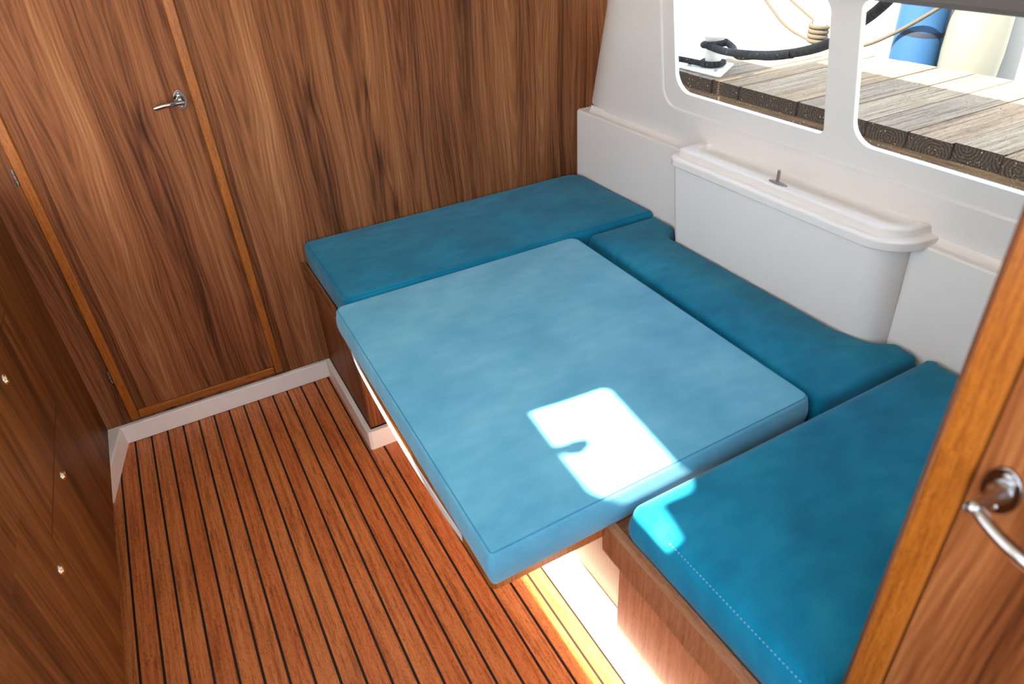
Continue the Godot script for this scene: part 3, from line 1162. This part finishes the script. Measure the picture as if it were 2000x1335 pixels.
# flat ring between an outer outline and a slot in it, at height y: two C-shaped halves
func ring_fill(mb: MB, outer: PackedVector2Array, slot: PackedVector2Array, y: float) -> void:
	for half in [[0.0, 1.0], [1.0, 2.0]]:
		var win := PackedVector2Array([Vector2(1.0, half[0]), Vector2(2.0, half[0]), Vector2(2.0, half[1]), Vector2(1.0, half[1])])
		for piece in Geometry2D.intersect_polygons(outer, win):
			for p in Geometry2D.clip_polygons(piece, slot):
				var ti := Geometry2D.triangulate_polygon(p)
				var b0 := mb.v.size()
				for q in p:
					mb.vert(Vector3(q.x, y, q.y), Vector3.UP, q)
				for k in range(0, ti.size(), 3):
					mb.tri(b0 + ti[k], b0 + ti[k + 1], b0 + ti[k + 2])

# ------------------------------------------------------------------ benches, table
func build_benches_and_table() -> void:
	var b1 := thing("bench", "walnut bench base against the bulkhead under the far cushion", "bench", "dinette bench bases")
	part("body", one_box(Vector3(0.7046, 0.0695, 0.0005), Vector3(1.768, 0.44, 0.46), 0.002, 1, Vector2(0.3, 0.1)), M.walnut_bench, b1)
	part("edge_rail", one_box(Vector3(0.6855, 0.398, 0.001), Vector3(0.7035, 0.4575, 0.470), 0.002, 2, Vector2(0.1, 0.4)), M.walnut_bench, b1)
	var b2 := thing("bench", "walnut bench base beside the near locker under the stitched near cushion", "bench", "dinette bench bases")
	part("body", one_box(Vector3(0.945, 0.0695, 1.420), Vector3(1.768, 0.418, 1.884), 0.0015, 1, Vector2(0.7, 0.0)), M.bench_veneer, b2)
	part("seat_board", one_box(Vector3(0.921, 0.418, 1.424), Vector3(1.768, 0.440, 1.884), 0.001, 0), M.bench_veneer, b2)
	part("edge_rail", one_box(Vector3(0.900, 0.378, 1.421), Vector3(0.921, 0.456, 1.884), 0.002, 1, Vector2(0.45, 0.2)), M.bench_veneer, b2)
	var lk := thing("side_locker", "low locker with a cream perforated front under the table", "locker")
	part("body", one_box(Vector3(0.990, 0.002, 0.462), Vector3(1.768, 0.400, 1.418), 0.002), M.walnut_bench, lk)
	part("seat_box", one_box(Vector3(1.455, 0.400, 0.462), Vector3(1.768, 0.440, 1.418), 0.002), M.walnut_bench, lk)
	var pf := part("perforated_panel", one_box(Vector3(0.985, 0.0695, 0.482), Vector3(0.990, 0.400, 1.418), 0.001, 1), M.perforated, lk)
	pf.set_meta("label", "cream perforated panel")
	# table lowered between the benches; its aisle edge bows out a little
	var t := thing("table", "lowered table top with wooden lipping carrying the large cushion", "table")
	var pts := [Vector2(1.44, 0.472), Vector2(0.682, 0.472)]
	for k in range(1, 12):
		var s := k / 12.0
		pts.append(Vector2(lerpf(0.680, 0.664, s) - 0.011 * sin(s * PI), lerpf(0.474, 1.398, s)))
	pts.append(Vector2(0.6615, 1.428)); pts.append(Vector2(0.897, 1.428)); pts.append(Vector2(0.897, 1.416)); pts.append(Vector2(1.44, 1.416))
	var rad := []
	for k in pts.size():
		rad.append(0.0)
	rad[1] = 0.008
	rad[pts.size() - 4] = 0.012
	var tb := MB.new()
	tb.prism(rounded(pts, rad, 6), Vector3(0, 0.424, 0), Vector3.RIGHT, Vector3.BACK, Vector3.UP, 0.024, 0.002)
	part("top", tb, M.iroko, t)
	# white strip that paints sunlight on the bowed wooden edge
	var ed := MB.new()
	var r0 := []
	for y in [0.4244, 0.4256, 0.4472, 0.4480]:
		var row := []
		for k in range(1, 22):
			var s := 0.075 + 0.86 * k / 22.0
			var ins := 0.0008 if y < 0.425 or y > 0.4475 else 0.0026
			row.append(Vector3(lerpf(0.680, 0.664, s) - 0.011 * sin(s * PI) - ins * minf(1.0, minf(k - 1, 21 - k) * 0.5), y, lerpf(0.474, 1.398, s)))
		r0.append(row)
	ed.surf(r0, false, Vector3.LEFT)
	var e := part("painted_sunlit_edge", ed, M.sunlit_edge_white, t)
	e.set_meta("label", "thin white strip painted as sunlight on the board edge")
	for z in [0.50, 1.385]:
		part("bearer", one_box(Vector3(0.99, 0.4005, z - 0.018), Vector3(1.40, 0.4245, z + 0.018), 0.001, 0), M.walnut_bench, t)

func build_cushions() -> void:
	# far cushion along the bulkhead
	var o1 := densify(rounded([Vector2(0.7065, 0.006), Vector2(1.764, 0.006), Vector2(1.766, 0.474), Vector2(0.708, 0.464)], [0.022, 0.06, 0.014, 0.024], 8), 0.035)
	var c1 := thing("cushion", "teal velvet cushion lying along the walnut bulkhead", "cushion", "berth cushions")
	part("cover", cushion_mesh(o1, 0.4402, 0.532, 0.020, Vector2(0.90, 0.235), Vector2(1.55, 0.238), 0.006, 101, 0.001), M.velvet, c1)
	part("seam", seam_mesh(o1, 0.009, 0.5283, 0.0008, 0, o1.size()), M.thread_dark, c1)
	# cushion on the lowered table, its sheen painted into a paler colour
	var o2 := densify(rounded([Vector2(0.672, 0.479), Vector2(1.449, 0.479), Vector2(1.431, 1.424), Vector2(0.658, 1.440)], [0.026, 0.034, 0.022, 0.010], 8), 0.035)
	var c2 := thing("cushion", "large teal velvet cushion with painted sheen filling the middle on the table", "cushion", "berth cushions")
	part("cover", cushion_mesh(o2, 0.4482, 0.531, 0.012, Vector2(0.98, 0.80), Vector2(1.10, 1.12), 0.006, 102, 0.005), M.velvet_painted_sheen, c2)
	part("seam", seam_mesh(o2, 0.0055, 0.5294, 0.0010, 0, o2.size()), M.thread_mid, c2)
	# side cushion cut out round the storage bin
	var o3 := densify(rounded([Vector2(1.499, 0.480), Vector2(1.764, 0.480), Vector2(1.760, 0.585), Vector2(1.700, 0.632), Vector2(1.695, 1.255), Vector2(1.716, 1.340), Vector2(1.762, 1.376), Vector2(1.752, 1.440), Vector2(1.438, 1.440)], [0.022, 0.010, 0.030, 0.03, 0.08, 0.05, 0.02, 0.012, 0.022], 6), 0.03)
	var c3 := thing("cushion", "narrow teal velvet cushion cut out round the storage bin", "cushion", "berth cushions")
	part("cover", cushion_mesh(o3, 0.4402, 0.520, 0.018, Vector2(1.60, 0.62), Vector2(1.57, 1.28), 0.005, 103), M.velvet, c3)
	# near cushion
	var o4 := densify(rounded([Vector2(0.923, 1.461), Vector2(1.762, 1.452), Vector2(1.764, 1.882), Vector2(0.927, 1.882)], [0.028, 0.014, 0.014, 0.014], 8), 0.035)
	var c4 := thing("cushion", "wide teal velvet cushion with pale stitches on the near bench", "cushion", "berth cushions")
	part("cover", cushion_mesh(o4, 0.4402, 0.528, 0.030, Vector2(1.13, 1.67), Vector2(1.56, 1.67), 0.004, 104), M.velvet, c4)
	var st := MB.new()
	for k in 40:
		var z := 1.565 + k * 0.0075
		st.tube([Vector3(0.9352, 0.5212, z), Vector3(0.9350, 0.5216, z + 0.0014), Vector3(0.9352, 0.5212, z + 0.0028)], 0.0005, 5)
	var q := part("stitching", st, M.thread_white, c4)
	q.set_meta("label", "line of pale stitches")

# ------------------------------------------------------------------ galley cabinets to port
func knob(parent: Node, at: Vector3) -> void:
	var mb := MB.new()
	mb.lathe([Vector2(0.0130, 0.0), Vector2(0.0130, 0.0016), Vector2(0.0116, 0.0030), Vector2(0.0100, 0.0034), Vector2(0.0098, 0.0050), Vector2(0.0080, 0.0066), Vector2(0.0, 0.0072)], at, Vector3.RIGHT, 20)
	part("knob", mb, M.brass_nickel, parent).set_meta("label", "round bright metal push knob")

func build_galley() -> void:
	var x := -0.030
	var g := 0.0014
	var a := thing("galley_cabinet", "plain walnut cabinet end panel beside the bulkhead door", "cabinet", "galley cabinets")
	part("body", one_box(Vector3(-0.595, 0.069, 0.0005), Vector3(x, 0.870, 0.410 - g), 0.001), M.walnut_cabinet, a)
	var b := thing("galley_cabinet", "walnut drawer cabinet with round metal knobs in the middle of the galley", "cabinet", "galley cabinets")
	part("body", one_box(Vector3(-0.595, 0.069, 0.410 + g), Vector3(x - 0.016, 0.870, 0.893 - g), 0.001), M.walnut_cabinet, b)
	for d in [[0.071, 0.450, 0.408, 0.645], [0.450, 0.722, 0.685, 0.653], [0.722, 0.868, 0.83, 0.65]]:
		var dr := part("drawer", one_box(Vector3(x - 0.016, d[0] + g, 0.410 + g), Vector3(x, d[1] - g, 0.893 - g), 0.0012, 1, Vector2(0.0, 0.31 * d[0])), M.walnut_cabinet, b)
		knob(dr, Vector3(x, d[2], d[3]))
	var c := thing("galley_cabinet", "walnut cabinet with one tall door next to the drawers", "cabinet", "galley cabinets")
	part("body", one_box(Vector3(-0.595, 0.069, 0.893 + g), Vector3(x - 0.016, 0.870, 2.30), 0.001), M.walnut_cabinet, c)
	var dr2 := part("cabinet_door", one_box(Vector3(x - 0.016, 0.071, 0.893 + g), Vector3(x, 0.868, 1.42), 0.0012, 1, Vector2(0.2, 0.5)), M.walnut_cabinet, c)
	knob(dr2, Vector3(x, 0.410, 0.944))
	part("cabinet_door", one_box(Vector3(x - 0.016, 0.071, 1.42 + 2 * g), Vector3(x, 0.868, 2.30), 0.0012, 1, Vector2(0.5, 0.2)), M.walnut_cabinet, c)
	var ct := thing("countertop", "pale galley worktop over the walnut cabinets", "countertop")
	part("top", one_box(Vector3(-0.598, 0.870, 0.001), Vector3(-0.030, 0.895, 2.32), 0.004), M.counter, ct)

# ------------------------------------------------------------------ tall locker by the camera
func build_near_locker() -> void:
	var l := thing("tall_locker", "tall walnut locker with an orange hardwood edge and chrome handle", "locker")
	part("carcass", one_box(Vector3(0.950, 0.0695, 1.8875), Vector3(1.768, 1.868, 2.62), 0.003, 1, Vector2(0.1, 0.0)), M.walnut_locker, l)
	var tr := part("frame_trim", one_box(Vector3(0.942, 0.0695, 1.8935), Vector3(0.952, 1.868, 1.9315), 0.0075, 1), M.iroko, l)
	tr.set_meta("label", "orange hardwood trim strip")
	var d := part("locker_door", one_box(Vector3(0.9465, 0.12, 1.933), Vector3(0.9505, 1.80, 2.48), 0.001, 1, Vector2(0.2, 0.0)), M.walnut_locker, l)
	lever_handle(d, Vector3(0.9465, 0.988, 1.9575), Vector3.LEFT, Vector3.BACK, Vector3.UP, 0.98, 0.020)

# ------------------------------------------------------------------ outside: jetty, lines, neighbour boat
func build_outside() -> void:
	var yd := 0.74
	var wa := MB.new()
	wa.box(Vector3(-30, -0.60, -40), Vector3(60, -0.35, 30), 0.0)
	var w := part("water", wa, M.water, self)
	tag(w, "pale harbour water beyond the jetty", "water"); w.set_meta("kind", "stuff")
	# the boat goes on forward of the bulkhead
	var fc := structure("wall_forward", "white outer sides of the forward cabin beyond the bulkhead", "wall")
	part("cabin_side", one_box(Vector3(1.60, 0.20, -2.40), Vector3(1.64, 1.882, -0.03), 0.02), M.gelcoat, fc)
	part("cabin_side", one_box(Vector3(-0.66, 0.20, -2.40), Vector3(-0.63, 1.882, -0.03), 0.01), M.gelcoat, fc)
	part("cabin_top", one_box(Vector3(-0.66, 1.86, -2.42), Vector3(1.66, 1.882, -0.03), 0.005), M.gelcoat, fc)
	# jetty
	var dk := thing("jetty", "weathered grey timber jetty outside the cabin windows", "jetty")
	var mats := ["dock_wood", "dock_wood_grey", "dock_wood_warm", "dock_wood", "dock_wood_warm", "dock_wood_grey"]
	var z := -0.318
	var r := RandomNumberGenerator.new()
	r.seed = 9
	var kk := 0
	while z < 2.6:
		var wd := 0.1415 if kk > 0 else 0.104
		var x0 := 2.476 + r.randf_range(-0.006, 0.006)
		var yy := yd + r.randf_range(-0.002, 0.002)
		var pl := part("plank", one_box(Vector3(x0, yy - 0.052, z), Vector3(3.268 + r.randf_range(-0.008, 0.008), yy, z + wd), 0.0006, 0, Vector2(0.21 * kk, 0.43 * kk)), M[mats[kk % 6]], dk)
		# sawn end with its growth rings
		var en := MB.new()
		var cz := r.randf_range(-0.25, 0.25)
		var cy := r.randf_range(-0.2, 0.25)
		var q := []
		var uvs := []
		for c in [[0, 0], [1, 0], [1, 1], [0, 1]]:
			q.append(Vector3(x0 - 0.0004, yy - 0.0518 + 0.0515 * c[1], z + 0.0002 + (wd - 0.0004) * c[0]))
			uvs.append(Vector2(0.05 + 0.9 * c[0] + cz, 0.28 + 0.36 * c[1] + cy))
		en.face(q, Vector3.LEFT, uvs)
		en.box(Vector3(x0 - 0.0003, yy - 0.0523, z - 0.0003), Vector3(x0 + 0.02, yy - 0.0015, z + wd + 0.0003), 0.0, 0)
		part("end_grain", en, M.end_grain, pl)
		z += wd + 0.006
		kk += 1
	part("edge_beam", one_box(Vector3(2.484, yd - 0.19, -0.285), Vector3(2.530, yd - 0.053, 2.6), 0.004, 2, Vector2(0.4, 0.2)), M.dock_fascia, dk)
	part("edge_beam", one_box(Vector3(3.20, yd - 0.19, -0.285), Vector3(3.245, yd - 0.053, 2.6), 0.004, 2), M.dock_fascia, dk)
	for pz in [0.2, 1.9]:
		var pile := MB.new()
		pile.lathe([Vector2(0.09, 0.0), Vector2(0.09, 1.1), Vector2(0.0, 1.101)], Vector3(2.87, -0.42, pz), Vector3.UP, 16)
		part("pile", pile, M.dock_fascia, dk)
	# bollard
	var bo := thing("bollard", "small white mooring bollard bolted to the jetty corner", "bollard")
	var pp := MB.new()
	pp.prism(rounded([Vector2(2.505, -0.316), Vector2(2.660, -0.316), Vector2(2.716, -0.196), Vector2(2.508, -0.060)], [0.02, 0.02, 0.012, 0.012], 4), Vector3(0, yd + 0.002, 0), Vector3.RIGHT, Vector3.BACK, Vector3.UP, 0.006, 0.002)
	part("base_plate", pp, M.paint_white, bo)
	var post := MB.new()
	post.lathe([Vector2(0.033, 0.0), Vector2(0.032, 0.085), Vector2(0.034, 0.092), Vector2(0.044, 0.118), Vector2(0.047, 0.122), Vector2(0.047, 0.130), Vector2(0.043, 0.134), Vector2(0.0, 0.135)], Vector3(2.614, yd + 0.008, -0.222), Vector3.UP, 28)
	part("post", post, M.paint_white, bo)
	for p in [Vector2(2.551, -0.297), Vector2(2.558, -0.137), Vector2(2.679, -0.209)]:
		var bt := MB.new()
		bt.lathe([Vector2(0.0085, 0.0), Vector2(0.0085, 0.005), Vector2(0.005, 0.006), Vector2(0.0, 0.0062)], Vector3(p.x, yd + 0.008, p.y), Vector3.UP, 6)
		part("bolt", bt, M.steel, bo)
	# mooring line from the bollard head to the boat
	var c := Vector3(2.614, 0, -0.222)
	var rp := thing("mooring_line", "thick black mooring line looped over the bollard head", "rope", "black mooring lines at the bollard")
	var loop := []
	for k in 25:
		var th := TAU * k / 24.0
		loop.append(c + Vector3(cos(th) * 0.046, yd + 0.098 + 0.006 * sin(th), sin(th) * 0.046))
	var lo := MB.new()
	lo.tube(loop, 0.0135, 10, false)
	part("eye", lo, M.rope_black, rp)
	var sp := MB.new()
	sp.tube(smooth([Vector3(2.572, 0.838, -0.225), Vector3(2.553, 0.834, -0.11), Vector3(2.45, 0.868, 0.10), Vector3(2.38, 0.902, 0.295), Vector3(2.28, 0.957, 0.512), Vector3(2.18, 1.022, 0.70), Vector3(2.10, 1.103, 0.849), Vector3(2.05, 1.17, 0.95), Vector3(1.98, 1.29, 1.08)], 6), 0.0145, 10)
	part("standing_part", sp, M.rope_black, rp)
	var sp2 := MB.new()
	sp2.tube(smooth([Vector3(2.645, 0.846, -0.19), Vector3(2.60, 0.842, -0.10), Vector3(2.52, 0.842, 0.0), Vector3(2.455, 0.857, 0.10), Vector3(2.40, 0.885, 0.22), Vector3(2.35, 0.908, 0.34), Vector3(2.29, 0.945, 0.48)], 6), 0.0135, 10)
	part("tail", sp2, M.rope_black, rp)
	var lr := thing("mooring_line", "black mooring line turned round the foot of the bollard", "rope", "black mooring lines at the bollard")
	var l2 := []
	for k in 17:
		var th := -PI * 0.62 + PI * 1.5 * k / 16.0
		l2.append(c + Vector3(-cos(th) * 0.045, yd + 0.022, -sin(th) * 0.045 * -1.0))
	var lm := MB.new()
	lm.tube(l2, 0.0125, 10)
	part("turn", lm, M.rope_black, lr)
	var lm2 := MB.new()
	lm2.tube(smooth([Vector3(2.568, yd + 0.022, -0.215), Vector3(2.550, yd + 0.026, -0.30), Vector3(2.46, 0.79, -0.33), Vector3(2.34, 0.822, -0.30), Vector3(2.2, 0.86, -0.27), Vector3(2.05, 0.90, -0.24)], 6), 0.0120, 10)
	part("standing_part", lm2, M.rope_black, lr)
	# neighbour boat
	var nb := thing("neighbour_boat", "white hull of the boat moored on the far side of the jetty", "boat")
	var rows := []
	for k in 12:
		var t := k / 11.0
		var y := lerpf(-0.40, 1.35, t)
		var row := []
		var zl := -0.76 - 0.30 * clampf((y - 0.55) / 0.8, -0.6, 1.2)
		for s in 4:
			row.append(Vector3(lerpf(5.6, 3.86, s / 3.0), y, zl - 0.04))
		for s in 6:
			var th := PI / 2 * s / 5.0
			row.append(Vector3(3.86 - 0.16 * sin(th) + 0.05 * (1.0 - t), y, zl - 0.04 + 0.14 * (1 - cos(th))))
		for s in 10:
			row.append(Vector3(3.70 + 0.05 * (1.0 - t), y, lerpf(zl + 0.16, 6.0, (s + 1) / 10.0)))
		rows.append(row)
	var hb := MB.new()
	hb.surf(rows, false, Vector3(-1, 0, -0.2))
	part("hull", hb, M.hull_white, nb)
	part("deck", one_box(Vector3(3.70, 1.33, -0.95), Vector3(5.6, 1.36, 6.0), 0.01), M.hull_white, nb)
	# fenders hanging on the neighbour's side
	var fb := thing("fender", "blue cylindrical fender hanging on the white neighbour boat", "fender", "fenders on the neighbour boat")
	var f1 := MB.new()
	f1.lathe([Vector2(0.0, 0.0), Vector2(0.05, 0.005), Vector2(0.085, 0.03), Vector2(0.102, 0.07), Vector2(0.106, 0.12), Vector2(0.106, 0.72), Vector2(0.10, 0.77), Vector2(0.07, 0.82), Vector2(0.03, 0.85), Vector2(0.0, 0.855)], Vector3(3.545, 0.36, 0.082), Vector3.UP, 32)
	part("cover", f1, M.fender_blue, fb)
	var f2 := MB.new()
	f2.lathe([Vector2(0.1062, 0.0), Vector2(0.1068, 0.004), Vector2(0.1068, 0.020), Vector2(0.1062, 0.024)], Vector3(3.545, 0.800, 0.082), Vector3(0.0, 1.0, 0.12).normalized(), 32)
	part("band", f2, M.fender_band, fb)
	var f3 := MB.new()
	f3.tube([Vector3(3.545, 1.20, 0.082), Vector3(3.60, 1.30, 0.082), Vector3(3.71, 1.37, 0.082)], 0.006, 8)
	part("lanyard", f3, M.rope_tan, fb)
	var fg := thing("fender", "pale grey round fender beside the blue one", "fender", "fenders on the neighbour boat")
	var f4 := MB.new()
	f4.lathe([Vector2(0.0, 0.0), Vector2(0.06, 0.02), Vector2(0.098, 0.08), Vector2(0.112, 0.18), Vector2(0.118, 0.32), Vector2(0.114, 0.48), Vector2(0.098, 0.60), Vector2(0.06, 0.70), Vector2(0.02, 0.75), Vector2(0.0, 0.752)], Vector3(3.55, 0.44, 0.330), Vector3.UP, 32)
	part("body", f4, M.fender_grey, fg)
	var f5 := MB.new()
	f5.tube([Vector3(3.55, 1.185, 0.33), Vector3(3.60, 1.30, 0.33), Vector3(3.71, 1.37, 0.33)], 0.006, 8)
	part("lanyard", f5, M.rope_tan, fg)
	# thin lines and a cleat with turns of rope on the neighbour
	var cl := thing("rope_coil", "small coil of tan rope made fast on the white neighbour boat", "rope")
	var co := []
	for k in 73:
		var th := TAU * k / 18.0
		co.append(Vector3(3.48 + cos(th) * 0.042, 0.700 + 0.022 * k / 18.0, -0.415 + sin(th) * 0.042))
	var cmb := MB.new()
	cmb.tube(co, 0.0115, 8)
	part("turns", cmb, M.rope_tan, cl)
	var core := MB.new()
	core.lathe([Vector2(0.028, -0.02), Vector2(0.030, 0.11), Vector2(0.024, 0.12), Vector2(0.0, 0.122)], Vector3(3.48, 0.69, -0.415), Vector3.UP, 16)
	core.box(Vector3(3.46, 0.67, -0.43), Vector3(3.72, 0.70, -0.40), 0.003)
	part("cleat_post", core, M.paint_white, cl)
	var defs := [["thin tan rope sagging across the white neighbour hull", [Vector3(3.48, 0.97, -0.93), Vector3(3.48, 0.858, -0.785), Vector3(3.48, 0.752, -0.625), Vector3(3.48, 0.700, -0.455), Vector3(3.48, 0.690, -0.43)], 0.0075],
		["thin tan rope leading up from the rope coil", [Vector3(3.48, 0.785, -0.425), Vector3(3.48, 0.873, -0.61), Vector3(3.50, 0.98, -0.83)], 0.0075],
		["pale rope crossing in front of the blue fender", [Vector3(3.42, 0.69, -0.34), Vector3(3.42, 0.727, -0.126), Vector3(3.42, 0.80, 0.03), Vector3(3.42, 0.925, 0.215), Vector3(3.45, 1.10, 0.42)], 0.0085]]
	for d in defs:
		var t := MB.new()
		t.tube(smooth(d[1], 8), d[2], 8)
		tag(part("thin_rope", t, M.rope_tan, self), d[0], "rope", "thin ropes on the neighbour boat")

func smooth(pts: Array, per: int) -> Array:
	var out := []
	for i in pts.size() - 1:
		var p0: Vector3 = pts[maxi(i - 1, 0)]
		var p1: Vector3 = pts[i]
		var p2: Vector3 = pts[i + 1]
		var p3: Vector3 = pts[mini(i + 2, pts.size() - 1)]
		for k in per:
			out.append(p1.cubic_interpolate(p2, p0, p3, float(k) / per))
	out.append(pts[-1])
	return out
